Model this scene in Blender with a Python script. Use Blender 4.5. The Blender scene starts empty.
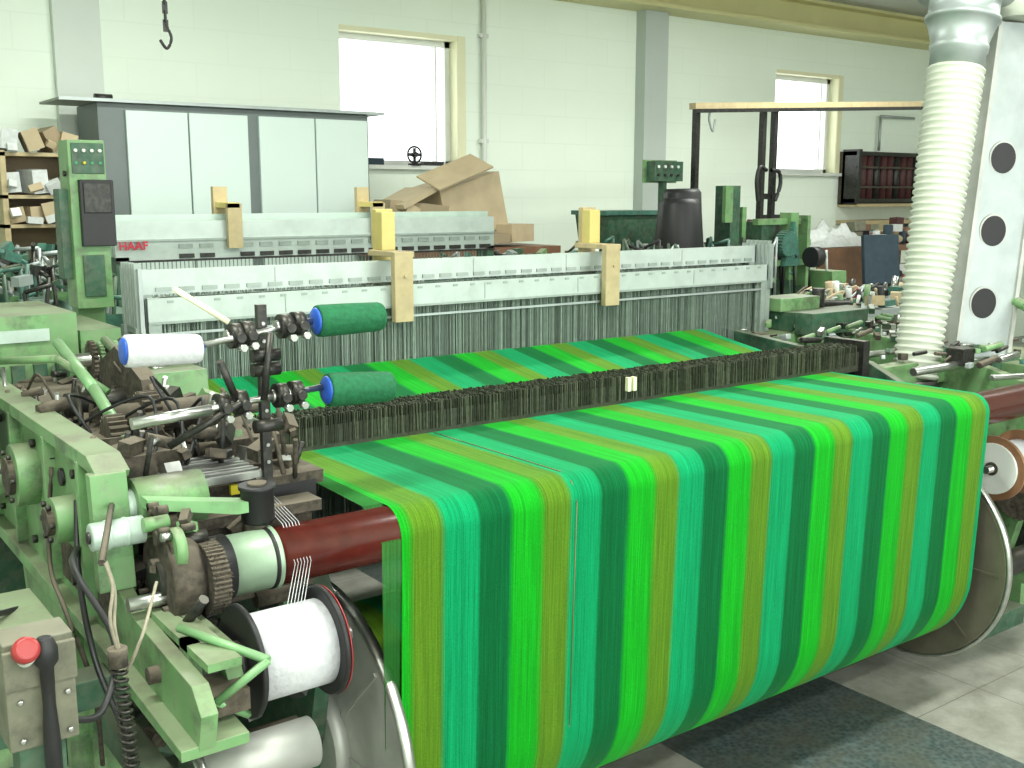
import bpy, bmesh, math, random
from mathutils import Vector, Matrix
random.seed(7)
R = random.uniform
scene = bpy.context.scene
try:
    scene.view_settings.view_transform = 'Standard'
except Exception:
    pass

# ------------------------------------------------------------------ materials
def new_mat(name):
    m = bpy.data.materials.new(name); m.use_nodes = True
    nt = m.node_tree; nt.nodes.clear()
    out = nt.nodes.new('ShaderNodeOutputMaterial')
    b = nt.nodes.new('ShaderNodeBsdfPrincipled')
    nt.links.new(b.outputs[0], out.inputs[0])
    return m, nt, b

def mixc(nt, fac, a, b, mode='MIX'):
    n = nt.nodes.new('ShaderNodeMix'); n.data_type = 'RGBA'; n.blend_type = mode
    for i, v in ((0, fac), (6, a), (7, b)):
        if isinstance(v, bpy.types.NodeSocket): nt.links.new(v, n.inputs[i])
        else: n.inputs[i].default_value = v if i == 0 else (*v, 1) if len(v) == 3 else v
    return n.outputs[2]

def mathn(nt, op, a, b=0.0, c=None):
    n = nt.nodes.new('ShaderNodeMath'); n.operation = op
    for i, v in enumerate((a, b) if c is None else (a, b, c)):
        if isinstance(v, bpy.types.NodeSocket): nt.links.new(v, n.inputs[i])
        else: n.inputs[i].default_value = v
    return n.outputs[0]

def ramp(nt, fac, stops, interp='LINEAR'):
    n = nt.nodes.new('ShaderNodeValToRGB'); n.color_ramp.interpolation = interp
    e = n.color_ramp.elements
    while len(e) < len(stops): e.new(0.5)
    for i, (p, col) in enumerate(stops):
        e[i].position = p; e[i].color = (*col, 1)
    nt.links.new(fac, n.inputs[0])
    return n.outputs[0]

def noise(nt, scale, vec=None, detail=4, rough=.55):
    n = nt.nodes.new('ShaderNodeTexNoise'); n.inputs['Scale'].default_value = scale
    n.inputs['Detail'].default_value = detail; n.inputs['Roughness'].default_value = rough
    if vec is None:
        g = nt.nodes.new('ShaderNodeNewGeometry'); vec = g.outputs['Position']
    nt.links.new(vec, n.inputs['Vector'])
    return n.outputs['Fac']

def bump(nt, b, h, strength=.3, dist=.01):
    n = nt.nodes.new('ShaderNodeBump'); n.inputs['Strength'].default_value = strength
    n.inputs['Distance'].default_value = dist
    nt.links.new(h, n.inputs['Height']); nt.links.new(n.outputs[0], b.inputs['Normal'])

def simple(name, col, rough=.5, metal=0.0, var=.25, scale=12, dust=0.0, dustcol=(.25, .225, .17), bmp=0.0):
    m, nt, b = new_mat(name)
    f = noise(nt, scale)
    f2 = ramp(nt, f, [(.3, (0, 0, 0)), (.7, (1, 1, 1))])
    dark = tuple(c * (1 - var) for c in col)
    c = mixc(nt, f2, dark, col)
    if dust > 0:
        g = nt.nodes.new('ShaderNodeNewGeometry'); s = nt.nodes.new('ShaderNodeSeparateXYZ')
        nt.links.new(g.outputs['Normal'], s.inputs[0])
        up = ramp(nt, s.outputs[2], [(.3, (0, 0, 0)), (.9, (1, 1, 1))])
        d = noise(nt, scale * 2.3, detail=6)
        d1 = ramp(nt, d, [(.42, (0, 0, 0)), (.62, (1, 1, 1))])
        o = ramp(nt, noise(nt, scale * .7, detail=8, rough=.7), [(.50, (0, 0, 0)), (.62, (1, 1, 1))])
        c = mixc(nt, mathn(nt, 'MULTIPLY', o, min(1, dust * .95)), c, (.022, .024, .016))
        a1 = mathn(nt, 'MULTIPLY', up, .95)
        a2 = mathn(nt, 'MULTIPLY', d1, .4)
        a3 = mathn(nt, 'MAXIMUM', a1, a2)
        a4 = mathn(nt, 'MULTIPLY', a3, min(1, dust))
        c = mixc(nt, a4, c, dustcol)
    nt.links.new(c, b.inputs['Base Color'])
    b.inputs['Roughness'].default_value = rough; b.inputs['Metallic'].default_value = metal
    if bmp > 0: bump(nt, b, f, bmp)
    return m

M = {}
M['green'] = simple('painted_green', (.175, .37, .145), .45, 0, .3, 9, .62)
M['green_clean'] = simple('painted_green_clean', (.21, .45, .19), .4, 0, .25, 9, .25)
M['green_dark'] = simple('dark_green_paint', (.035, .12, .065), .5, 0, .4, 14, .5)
M['teal'] = simple('teal_machine', (.05, .20, .15), .5, 0, .5, 20, .35)
M['pale_green'] = simple('pale_green_metal', (.46, .58, .50), .4, .1, .15, 8, .1)
M['grime'] = simple('greasy_dusty_iron', (.065, .054, .038), .85, .0, .6, 25, .7, (.19, .16, .115), .5)
M['black'] = simple('black_rubber', (.012, .012, .013), .5, 0, .3, 20)
M['dark_metal'] = simple('dark_steel', (.04, .041, .039), .4, .6, .4, 30, .25)
M['steel'] = simple('bright_steel', (.55, .56, .53), .3, .95, .25, 25)
M['alu'] = simple('aluminium_sheet', (.50, .51, .47), .5, .55, .25, 9)
M['alu_dk'] = simple('dark_brown_disc', (.18, .165, .12), .45, .4, .35, 7)  # darker brown tone for the right flange disc
M['galv'] = simple('galvanised', (.42, .47, .455), .45, .5, .18, 10)
M['red_roll'] = simple('oxide_red_lacquer', (.095, .016, .011), .22, 0, .3, 30)
M['collar'] = simple('collar_mint', (.33, .46, .32), .4, .2, .2, 20)
M['white_yarn'] = simple('white_yarn', (.62, .635, .65), .8, 0, .14, 60, 0, bmp=.3)
M['green_yarn'] = simple('green_yarn', (.007, .14, .050), .85, 0, .35, 90, 0, bmp=.3)
M['blue'] = simple('blue_plastic', (.02, .10, .50), .4)
M['bright_thread'] = simple('bright_green_thread', (.010, .25, .025), .7)
M['olive_thread'] = simple('olive_thread', (.03, .17, .02), .7)
M['grey_beam'] = simple('heddle_frame_aluminium', (.48, .55, .51), .4, .2, .12, 10, .1)
M['grey_beam_d'] = simple('heddle_frame_slot', (.33, .39, .35), .5, .3, .2, 20)
M['heddle'] = simple('heddle_wire', (.25, .32, .265), .5, .2, .3, 40)
M['backdrop'] = simple('heddle_depth_shade', (.17, .235, .185), .7, 0, .3, 40)  # darkness behind the heddles put into the panel colour
M['drop'] = simple('drop_wire', (.055, .065, .038), .6, .3, .6, 80)
M['drop_l'] = simple('drop_wire_light', (.15, .17, .11), .5, .4, .4, 80)
M['wood_y'] = simple('yellow_wood', (.60, .50, .17), .5, 0, .15, 10)
M['wood'] = simple('tan_wood', (.47, .38, .21), .6, 0, .2, 25)
M['wood_br'] = simple('brown_wood', (.22, .11, .06), .5, 0, .3, 15)
M['card'] = simple('cardboard', (.47, .38, .24), .8, 0, .15, 8)
M['card_d'] = simple('cardboard_dark', (.33, .26, .16), .8, 0, .2, 8)
M['white'] = simple('white_plastic', (.72, .75, .70), .45, 0, .08, 8)
M['paper'] = simple('paper', (.60, .63, .61), .8, 0, .2, 30)
M['hose'] = simple('white_hose', (.52, .56, .46), .45, 0, .15, 6)
M['cab'] = simple('cabinet_door_mint', (.60, .71, .66), .45, 0, .04, 2)
M['cab_d'] = simple('cabinet_carcass_grey', (.15, .18, .175), .5, 0, .15, 4)
M['board'] = simple('board_grey', (.34, .37, .32), .6, 0, .25, 4)
M['red'] = simple('red_plastic', (.32, .03, .03), .35, 0, .1, 4)
M['redtext'] = simple('red_lettering', (.5, .01, .04), .5)
M['greybox'] = simple('olive_grey_box', (.18, .185, .125), .5, 0, .4, 18, .4)
M['rope'] = simple('rope', (.34, .31, .23), .9, 0, .3, 60)
M['pcol'] = simple('pilaster_grey', (.48, .54, .50), .6, 0, .06, 3)
M['pcol2'] = simple('pilaster_light', (.64, .70, .64), .6, 0, .06, 3)
M['cream'] = simple('cream_beam_paint', (.70, .67, .34), .5, 0, .12, 2)
M['reveal'] = simple('window_reveal_cream', (.80, .79, .54), .6, 0, .06, 4)
M['dkred'] = simple('dark_red_bobbin', (.08, .025, .025), .6, 0, .4, 30)
M['pink'] = simple('pink_red_cloth', (.45, .08, .09), .7, 0, .3, 30)
M['bluegrey'] = simple('blue_chair_fabric', (.03, .055, .075), .8, 0, .3, 20)
M['ylabel'] = simple('yellow_label', (.65, .56, .02), .5)
M['brown_ring'] = simple('brown_flange', (.24, .12, .06), .5, 0, .2, 20)

def wall_mat():
    m, nt, b = new_mat('painted_block_wall')
    g = nt.nodes.new('ShaderNodeNewGeometry')
    s = nt.nodes.new('ShaderNodeSeparateXYZ'); nt.links.new(g.outputs['Position'], s.inputs[0])
    cmb = nt.nodes.new('ShaderNodeCombineXYZ')
    xy = mathn(nt, 'ADD', s.outputs[0], s.outputs[1])
    nt.links.new(xy, cmb.inputs[0]); nt.links.new(s.outputs[2], cmb.inputs[1])
    br = nt.nodes.new('ShaderNodeTexBrick'); nt.links.new(cmb.outputs[0], br.inputs['Vector'])
    br.inputs['Scale'].default_value = 1.0; br.inputs['Brick Width'].default_value = .45
    br.inputs['Row Height'].default_value = .22; br.inputs['Mortar Size'].default_value = .005
    br.inputs['Color1'].default_value = (.83, .92, .81, 1); br.inputs['Color2'].default_value = (.82, .91, .80, 1)
    br.inputs['Mortar'].default_value = (.78, .87, .76, 1)
    n = noise(nt, 1.2, detail=5)
    c = mixc(nt, ramp(nt, n, [(.35, (0, 0, 0)), (.7, (1, 1, 1))]), br.outputs['Color'], (.79, .88, .76))
    nt.links.new(c, b.inputs['Base Color']); b.inputs['Roughness'].default_value = .75
    bump(nt, b, br.outputs['Fac'], -.1, .003)
    return m
M['wall'] = wall_mat()
M['ceil'] = simple('ceiling_grey', (.50, .52, .44), .8, 0, .1, 1)

def floor_mat():
    m, nt, b = new_mat('floor_tiles')
    g = nt.nodes.new('ShaderNodeNewGeometry')
    s = nt.nodes.new('ShaderNodeSeparateXYZ'); nt.links.new(g.outputs['Position'], s.inputs[0])
    T = .4
    band = mathn(nt, 'COMPARE', s.outputs[0], 2.77, .42)
    band2 = mathn(nt, 'COMPARE', s.outputs[0], 6.3, .4)
    band = mathn(nt, 'MAXIMUM', band, band2)
    lite = mixc(nt, noise(nt, 2.0), (.22, .22, .18), (.36, .36, .32))
    v = nt.nodes.new('ShaderNodeTexVoronoi'); v.inputs['Scale'].default_value = 60
    nt.links.new(g.outputs['Position'], v.inputs['Vector'])
    dk = mixc(nt, v.outputs['Distance'], (.018, .032, .032), (.09, .12, .115))
    c = mixc(nt, band, lite, dk)
    def joint(sock):
        a = mathn(nt, 'FRACT', mathn(nt, 'DIVIDE', mathn(nt, 'ADD', sock, 20.03), T))
        return mathn(nt, 'LESS_THAN', a, .012)
    j = mathn(nt, 'MAXIMUM', joint(s.outputs[0]), joint(s.outputs[1]))
    c = mixc(nt, mathn(nt, 'MULTIPLY', j, .6), c, (.06, .06, .05))
    d = ramp(nt, noise(nt, 5, detail=9, rough=.7), [(.42, (0, 0, 0)), (.68, (1, 1, 1))])
    c = mixc(nt, mathn(nt, 'MULTIPLY', d, .65), c, (.09, .085, .062))
    nt.links.new(c, b.inputs['Base Color']); b.inputs['Roughness'].default_value = .42
    return m
M['floor'] = floor_mat()

def fabric_mat():
    m, nt, b = new_mat('striped_warp_yarn')
    tc = nt.nodes.new('ShaderNodeTexCoord')
    s = nt.nodes.new('ShaderNodeSeparateXYZ'); nt.links.new(tc.outputs['Object'], s.inputs[0])
    jit = mathn(nt, 'MULTIPLY', mathn(nt, 'SUBTRACT', noise(nt, 60), .5), .004)
    x = mathn(nt, 'ADD', s.outputs[0], jit)
    u = mathn(nt, 'FRACT', mathn(nt, 'DIVIDE', mathn(nt, 'SUBTRACT', x, 1.345 - 3.65), .365))
    G = (.005, .30, .010); G2 = (.012, .25, .010); O = (.080, .175, .010); T = (.002, .24, .085); D = (.001, .092, .026)
    e = .022
    c = ramp(nt, u, [(0, D), (.24 - e, D), (.24 + e, G), (.44, G), (.50 - e, G2), (.50 + e, O), (.72 - e, O), (.72 + e, T), (.975, T), (1, D)])
    mp = nt.nodes.new('ShaderNodeMapping'); mp.inputs['Scale'].default_value = (420, 5, 5)
    nt.links.new(tc.outputs['Object'], mp.inputs[0])
    n1 = noise(nt, 1.0, mp.outputs[0], 3)
    mp2 = nt.nodes.new('ShaderNodeMapping'); mp2.inputs['Scale'].default_value = (90, 1.2, 1.2)
    nt.links.new(tc.outputs['Object'], mp2.inputs[0])
    n2 = noise(nt, 1.0, mp2.outputs[0], 3)
    n3 = noise(nt, 320, None, 2)
    f = ramp(nt, n1, [(.3, (.70, .70, .70)), (.7, (1.28, 1.28, 1.28))])
    f2 = ramp(nt, n2, [(.3, (.85, .85, .85)), (.7, (1.12, 1.12, 1.12))])
    f3 = ramp(nt, n3, [(.35, (.88, .88, .88)), (.65, (1.12, 1.12, 1.12))])
    for k in (f, f2, f3): c = mixc(nt, 1.0, c, k, 'MULTIPLY')
    nt.links.new(c, b.inputs['Base Color'])
    b.inputs['Roughness'].default_value = .8; b.inputs['Specular IOR Level'].default_value = .15
    b.inputs['Specular Tint'].default_value = (.4, 1, .5, 1)
    b.inputs['Sheen Weight'].default_value = .12
    b.inputs['Sheen Tint'].default_value = (.25, 1, .35, 1)
    bump(nt, b, n1, .3, .002)
    return m
M['fabric'] = fabric_mat()

def emis(name, col, st):
    m = bpy.data.materials.new(name); m.use_nodes = True; nt = m.node_tree; nt.nodes.clear()
    o = nt.nodes.new('ShaderNodeOutputMaterial'); e = nt.nodes.new('ShaderNodeEmission')
    e.inputs[0].default_value = (*col, 1); e.inputs[1].default_value = st
    nt.links.new(e.outputs[0], o.inputs[0]); return m
M['tube'] = emis('fluorescent_tube', (.95, 1, .9), 6)
M['led'] = emis('indicator_green', (.3, 1, .5), .5)

# ------------------------------------------------------------------ builder
def basis(d):
    d = Vector(d).normalized()
    a = Vector((0, 0, 1)) if abs(d.z) < .9 else Vector((0, 1, 0))
    u = d.cross(a).normalized(); v = d.cross(u).normalized()
    return d, u, v

class B:
    def __init__(s, name):
        s.name = name; s.v = []; s.f = []; s.mi = []; s.sm = []; s.mats = []
    def m(s, key):
        if key not in s.mats: s.mats.append(key)
        return s.mats.index(key)
    def add(s, vs, fs, key, smooth=False):
        o = len(s.v); s.v += [tuple(v) for v in vs]; k = s.m(key)
        for i, f in enumerate(fs):
            s.f.append([o + j for j in f]); s.mi.append(k)
            s.sm.append(smooth[i] if isinstance(smooth, list) else smooth)
    def box(s, a, b, key, rot=None):
        a = Vector(a); b = Vector(b); c = (a + b) / 2; h = (b - a) / 2
        vs = [Vector((x * h.x, y * h.y, z * h.z)) for x in (-1, 1) for y in (-1, 1) for z in (-1, 1)]
        if rot:
            Rm = (Matrix.Rotation(math.radians(rot[2]), 3, 'Z') @ Matrix.Rotation(math.radians(rot[1]), 3, 'Y') @ Matrix.Rotation(math.radians(rot[0]), 3, 'X'))
            vs = [Rm @ v for v in vs]
        s.add([v + c for v in vs], [(0, 1, 3, 2), (4, 6, 7, 5), (0, 4, 5, 1), (2, 3, 7, 6), (0, 2, 6, 4), (1, 5, 7, 3)], key)
    def cb(s, c, size, key, rot=None):
        c = Vector(c); h = Vector(size) / 2; s.box(c - h, c + h, key, rot)
    def lathe(s, p1, p2, prof, key, seg=24):
        p1 = Vector(p1); p2 = Vector(p2); d, u, v = basis(p2 - p1)
        vs = []; fs = []; sm = []
        for t, r in prof:
            c = p1.lerp(p2, t)
            for i in range(seg):
                a = 2 * math.pi * i / seg
                vs.append(c + (u * math.cos(a) + v * math.sin(a)) * r)
        n = len(prof)
        for k in range(n - 1):
            for i in range(seg):
                j = (i + 1) % seg
                fs.append((k * seg + i, k * seg + j, (k + 1) * seg + j, (k + 1) * seg + i)); sm.append(True)
        fs.append(tuple(range(seg))[::-1]); sm.append(False)
        fs.append(tuple((n - 1) * seg + i for i in range(seg))); sm.append(False)
        s.add(vs, fs, key, sm)
    def cyl(s, p1, p2, r, key, seg=20, r2=None):
        s.lathe(p1, p2, [(0, r), (1, r if r2 is None else r2)], key, seg)
    def tube(s, pts, r, key, seg=6):
        for a, b in zip(pts[:-1], pts[1:]): s.cyl(a, b, r, key, seg)
    def curve(s, pts, r, key, seg=6, n=8):
        P = [Vector(p) for p in pts]; out = []
        for i in range(len(P) - 1):
            p0 = P[max(i - 1, 0)]; p1 = P[i]; p2 = P[i + 1]; p3 = P[min(i + 2, len(P) - 1)]
            for k in range(n):
                t = k / n
                out.append(.5 * ((2 * p1) + (p2 - p0) * t + (2 * p0 - 5 * p1 + 4 * p2 - p3) * t * t + (3 * p1 - p0 - 3 * p2 + p3) * t ** 3))
        out.append(P[-1])
        vs = []; fs = []
        for i, p in enumerate(out):
            dd = (out[min(i + 1, len(out) - 1)] - out[max(i - 1, 0)])
            d, u, v = basis(dd)
            for k in range(seg):
                a = 2 * math.pi * k / seg; vs.append(p + (u * math.cos(a) + v * math.sin(a)) * r)
        for i in range(len(out) - 1):
            for k in range(seg):
                j = (k + 1) % seg; fs.append((i * seg + k, i * seg + j, (i + 1) * seg + j, (i + 1) * seg + k))
        s.add(vs, fs, key, True)
    def prism(s, poly, axis, a, b, key):
        def mk(p, t):
            return {'X': (t, p[0], p[1]), 'Y': (p[0], t, p[1]), 'Z': (p[0], p[1], t)}[axis]
        n = len(poly); vs = [mk(p, a) for p in poly] + [mk(p, b) for p in poly]
        fs = [tuple(range(n)), tuple(range(n, 2 * n))[::-1]]
        for i in range(n):
            j = (i + 1) % n; fs.append((i, i + n, j + n, j))
        s.add(vs, fs, key)
    def bolt(s, p, d, r, key='dark_metal'):
        p = Vector(p); d = Vector(d); s.cyl(p, p + d, r, key, 6)
    def gear(s, p1, p2, r, key, teeth=20, depth=.008):
        p1 = Vector(p1); p2 = Vector(p2); d, u, v = basis(p2 - p1); n = teeth * 4; vs = []; fs = []
        for p in (p1, p2):
            for i in range(n):
                a = 2 * math.pi * i / n; rr = r if (i % 4) < 2 else r - depth
                vs.append(p + (u * math.cos(a) + v * math.sin(a)) * rr)
        for i in range(n):
            j = (i + 1) % n; fs.append((i, j, j + n, i + n))
        fs.append(tuple(range(n))[::-1]); fs.append(tuple(range(n, 2 * n))); s.add(vs, fs, key)
    def done(s, parent=None, bevel=0, keep_origin=False):
        me = bpy.data.meshes.new(s.name)
        if keep_origin: c = Vector((0, 0, 0))
        else:
            xs = [v[0] for v in s.v]; ys = [v[1] for v in s.v]; zs = [v[2] for v in s.v]
            c = Vector(((min(xs) + max(xs)) / 2, (min(ys) + max(ys)) / 2, min(zs)))
        me.from_pydata([(v[0] - c.x, v[1] - c.y, v[2] - c.z) for v in s.v], [], s.f)
        for k in s.mats: me.materials.append(M[k])
        me.polygons.foreach_set('material_index', s.mi)
        me.polygons.foreach_set('use_smooth', s.sm)
        bm = bmesh.new(); bm.from_mesh(me); bmesh.ops.recalc_face_normals(bm, faces=bm.faces); bm.to_mesh(me); bm.free()
        me.update()
        ob = bpy.data.objects.new(s.name, me); ob.location = c
        scene.collection.objects.link(ob)
        if bevel:
            md = ob.modifiers.new('bevel', 'BEVEL'); md.width = bevel; md.segments = 2; md.limit_method = 'ANGLE'; md.angle_limit = math.radians(40)
        if parent: ob.parent = parent
        return ob

def empty(name, loc=(0, 0, 0)):
    e = bpy.data.objects.new(name, None); scene.collection.objects.link(e); e.empty_display_size = .2
    return e

def arc(cx, cy, r, a0, a1, n):
    return [(cx + r * math.cos(math.radians(a0 + (a1 - a0) * i / n)), cy + r * math.sin(math.radians(a0 + (a1 - a0) * i / n))) for i in range(n + 1)]

# ------------------------------------------------------------------ room
XL, XR, YF, YB, ZC = -2.5, 14.0, -3.0, 7.2, 3.6
b = B('floor'); b.box((XL - .2, YF - .2, -.1), (XR + .2, YB + .2, 0), 'floor'); b.done(keep_origin=True)
b = B('ceiling'); b.box((XL - .2, YF - .2, ZC), (XR + .2, YB + .2, ZC + .1), 'ceil'); b.done()
b = B('wall_left'); b.box((XL - .2, YF - .2, 0), (XL, YB + .2, ZC), 'wall'); b.done()
b = B('wall_right'); b.box((XR, YF - .2, 0), (XR + .2, YB + .2, ZC), 'wall'); b.done()
W = [(3.76, 4.77, 2.0, 2.95), (8.47, 9.43, 2.0, 2.95)]
b = B('wall_back')
x = XL
for (a, c, z0, z1) in W:
    b.box((x, YB, 0), (a, YB + .22, ZC), 'wall')
    b.box((a, YB, 0), (c, YB + .22, z0), 'wall'); b.box((a, YB, z1), (c, YB + .22, ZC), 'wall'); x = c
b.box((x, YB, 0), (XR, YB + .22, ZC), 'wall'); b.done()
b = B('wall_front')
b.box((XL, YF - .2, 0), (XR, YF, 1.0), 'wall'); b.box((XL, YF - .2, 3.1), (XR, YF, ZC), 'wall')
for xa, xb in ((XL, -1.5), (2.5, 3.2), (7.2, XR)): b.box((xa, YF - .2, 1.0), (xb, YF, 3.1), 'wall')
b.done()
for i, (a, c, z0, z1) in enumerate(W):
    b = B('window_%d' % (i + 1))
    y0, y1 = YB + .10, YB + .15
    for (p, q) in (((a, y0, z0), (a + .03, y1, z1)), ((c - .05, y0, z0), (c, y1, z1)), ((a, y0, z0), (c, y1, z0 + .04)), ((a, y0, z1 - .05), (c, y1, z1)), ((c - .14, y0, z0 + .04), (c - .125, y1, z1 - .05))):
        b.box(p, q, 'white')
    b.box((c - .005, YB - .005, z0), (c + .03, YB + .1, z1), 'reveal'); b.box((a, YB - .005, z1 - .005), (c, YB + .1, z1 + .03), 'reveal')
    b.box((a - .03, YB - .06, z0 - .03), (c + .05, YB + .1, z0), 'white')
    b.box((c, YB - .012, z0), (c + .07, YB, z1 + .03), 'reveal')
    b.done()
for i, (xa, xb) in enumerate(((-1.5, 2.5), (3.2, 7.2))):  # unseen windows added behind the camera to go with the fill lamps
    b = B('window_%d' % (i + 3))
    for k in range(5):
        xx = xa + (xb - xa) * k / 4; b.box((xx - .03, YF - .12, 1.0), (xx + .03, YF - .06, 3.1), 'white')
    b.box((xa, YF - .12, 1.0), (xb, YF - .06, 1.06), 'white'); b.box((xa, YF - .12, 3.04), (xb, YF - .06, 3.1), 'white'); b.done()

b = B('trim_1')   # cream steel beam under ceiling
b.box((4.0, YB - .30, 3.34), (XR, YB, 3.37), 'cream'); b.box((4.0, YB - .30, 3.57), (XR, YB, 3.6), 'cream')
b.box((4.0, YB - .18, 3.37), (XR, YB - .12, 3.57), 'cream'); b.done()
b = B('wall_pilaster'); b.box((6.63, YB - .12, 0), (6.9, YB, 3.34), 'pcol'); b.done()
b = B('wall_pilaster'); b.box((1.80, YB - .06, 0), (2.08, YB, ZC), 'pcol2'); b.done()
b = B('wall_conduit'); b.cyl((5.0, YB - .03, 0), (5.0, YB - .03, ZC), .02, 'white', 10)
for z in (.6, 1.4, 2.2, 3.0): b.cb((5.0, YB - .02, z), (.08, .04, .03), 'white')
b.done()
b = B('wall_pipe'); b.cyl((1.33, YB - .1, 0), (1.33, YB - .1, 2.75), .025, 'galv', 12)
b.cyl((1.33, YB - .1, 2.75), (1.33, YB, 2.78), .025, 'galv', 12); b.done()

# ------------------------------------------------------------------ cabinet
b = B('storage_cabinet')
b.box((1.88, 6.62, 0), (3.66, 7.05, 2.31), 'cab_d')
for (a, c) in ((2.035, 2.405), (2.415, 2.79), (2.865, 3.25), (3.26, 3.64)):
    b.box((a, 6.595, .1), (c, 6.62, 2.27), 'cab')
    b.cb((c - .03 if a < 2.1 or 2.8 < a < 3 else a + .03, 6.585, 1.15), (.012, .02, .12), 'steel')
b.done(bevel=.003)
b = B('top_board'); b.box((1.66, 6.58, 2.312), (3.76, 7.02, 2.326), 'board')
b.box((1.66, 6.57, 2.312), (3.76, 6.58, 2.33), 'galv')
b.cyl((1.88, 6.66, 2.34), (1.98, 6.66, 2.34), .022, 'dark_metal', 12)
b.done()

b = B('storage_shelf')
for xx in (1.30, 1.74): b.box((xx, 6.45, 0), (xx + .03, 6.85, 2.02), 'wood')
for z in (.15, .6, 1.0, 1.3, 1.6, 1.76, 1.99): b.box((1.3, 6.45, z), (1.77, 6.85, z + .02), 'wood')
b.box((1.3, 6.84, 0), (1.77, 6.86, 2.02), 'card_d')
b.done()
b = B('shelf_cartons')
for z, n in ((1.62, 4), (1.78, 4), (2.01, 4), (1.32, 4), (1.02, 4)):
    for k in range(n):
        xx = 1.36 + k * .1 + R(-.01, .01); hh = R(.07, .14)
        b.cb((xx + .01, 6.5 + R(0, .1), z + hh / 2 + .012), (.085, .2, hh), random.choice(['card', 'card', 'paper', 'paper', 'greybox', 'card_d']), (R(-3, 3), R(-28, 28) if z > 1.9 else R(-14, 14), R(-12, 12)))
        b.cb((xx, 6.43, z + R(.02, .07)), (R(.04, .09), R(.02, .05), R(.03, .07)), random.choice(['paper', 'white', 'card', 'paper']), (R(-30, 30), R(-35, 35), R(-20, 20)))
b.done()

# ------------------------------------------------------------------ fluorescent fixtures
for i, (fx, fy) in enumerate(((0, -1), (0, 1.6), (3.2, -1), (3.2, 1.6), (2.0, 4.6), (6.4, 1.6), (6.4, 4.6), (10, 3.2))):
    b = B('fluorescent_light'); b.box((fx - .8, fy - .12, 3.52), (fx + .8, fy + .12, 3.6), 'white')
    b.cyl((fx - .75, fy - .05, 3.49), (fx + .75, fy - .05, 3.49), .014, 'tube', 8); b.cyl((fx - .75, fy + .05, 3.49), (fx + .75, fy + .05, 3.49), .014, 'tube', 8)
    L = bpy.data.lights.new('tube_light', 'AREA'); L.shape = 'RECTANGLE'; L.size = 1.5; L.size_y = .25; L.energy = 84 if fy > 4 or fx > 9 else 76; L.color = (.97, 1, .93)
    o = bpy.data.objects.new('tube_glow', L); scene.collection.objects.link(o)
    fo_ = b.done(); o.parent = fo_; o.location = (0, 0, -.03)
for i, xc in enumerate((.5, 5.2)):  # area lamps added behind the camera to light the loom's front
    L = bpy.data.lights.new('daylight', 'AREA'); L.shape = 'RECTANGLE'; L.size = 3.8; L.size_y = 2.0; L.energy = 80; L.color = (.98, 1, .95)
    o = bpy.data.objects.new('window_daylight', L); o.location = (xc, YF - .02, 2.05); o.rotation_euler = (math.radians(90), 0, 0); scene.collection.objects.link(o)
w = bpy.data.worlds.new('World'); scene.world = w; w.use_nodes = True
w.node_tree.nodes['Background'].inputs[0].default_value = (.93, .98, 1, 1); w.node_tree.nodes['Background'].inputs[1].default_value = 3.5

# ================================================================== MAIN LOOM
loom = empty('weaving_loom')
FX0, FX1 = 1.135, 3.455
RY, RZ, RR = 2.01, 1.045, .06
BY, BZ, BR = 2.27, .46, .30

def sheet(name, prof, x0, x1, nx=2, parent=loom):
    b = B(name); vs = []; fs = []
    n = len(prof)
    for i in range(nx + 1):
        x = x0 + (x1 - x0) * i / nx
        for (y, z) in prof: vs.append((x, y, z))
    for i in range(nx):
        for k in range(n - 1): fs.append((i * n + k, i * n + k + 1, (i + 1) * n + k + 1, (i + 1) * n + k))
    b.add(vs, fs, 'fabric', True)
    return b.done(parent, keep_origin=True)
prof = [(2.60, 1.103), (2.45, 1.104), (2.22, 1.107)] + [(RY + (RR + .004) * math.cos(math.radians(a)), RZ + (RR + .004) * math.sin(math.radians(a))) for a in range(85, 186, 10)]
prof += [(BY + (BR + .005) * math.cos(math.radians(a)), BZ + (BR + .005) * math.sin(math.radians(a))) for a in range(182, 271, 8)]
prof += [(BY + (BR + .005) * math.cos(math.radians(a)), BZ + (BR + .005) * math.sin(math.radians(a))) for a in range(280, 541, 12)]
sheet('warp_sheet_back', prof, FX0, FX1, 40)
sheet('warp_sheet_shed', [(2.76, 1.11), (2.95, 1.14), (3.15, 1.172), (3.32, 1.20)], FX0 + .03, FX1 + .02, 20)
sheet('warp_sheet_front', [(3.45, 1.20), (3.7, 1.15), (3.95, 1.10), (4.1, 1.08)], FX0 + .03, FX1 + .02, 20)

b = B('selvedge_threads')
for k in range(16):
    xx = FX0 - .002 - k * .0030
    col = 'bright_thread' if k % 3 else 'olive_thread'
    sp = .0022 * k
    b.tube([(xx + sp * .3, 2.66, 1.115), (xx, RY + .02, RZ + RR + .004), (xx, RY - RR - .003, RZ), (xx + sp * .3, BY - BR, BZ + .1), (xx + sp, BY - .2, BZ - .25)], .0009, col, 4)
gx = 1.625
b.tube([(gx, 2.59, 1.1045), (gx, 2.45, 1.105), (gx, 2.22, 1.1082), (gx, RY, RZ + RR + .005), (gx, RY - .045, RZ + .048), (gx, RY - RR - .006, RZ), (gx, BY - BR - .007, BZ), (gx, BY - .22, BZ - .22)], .0011, 'brown_ring', 4)
b.done(loom)

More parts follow.
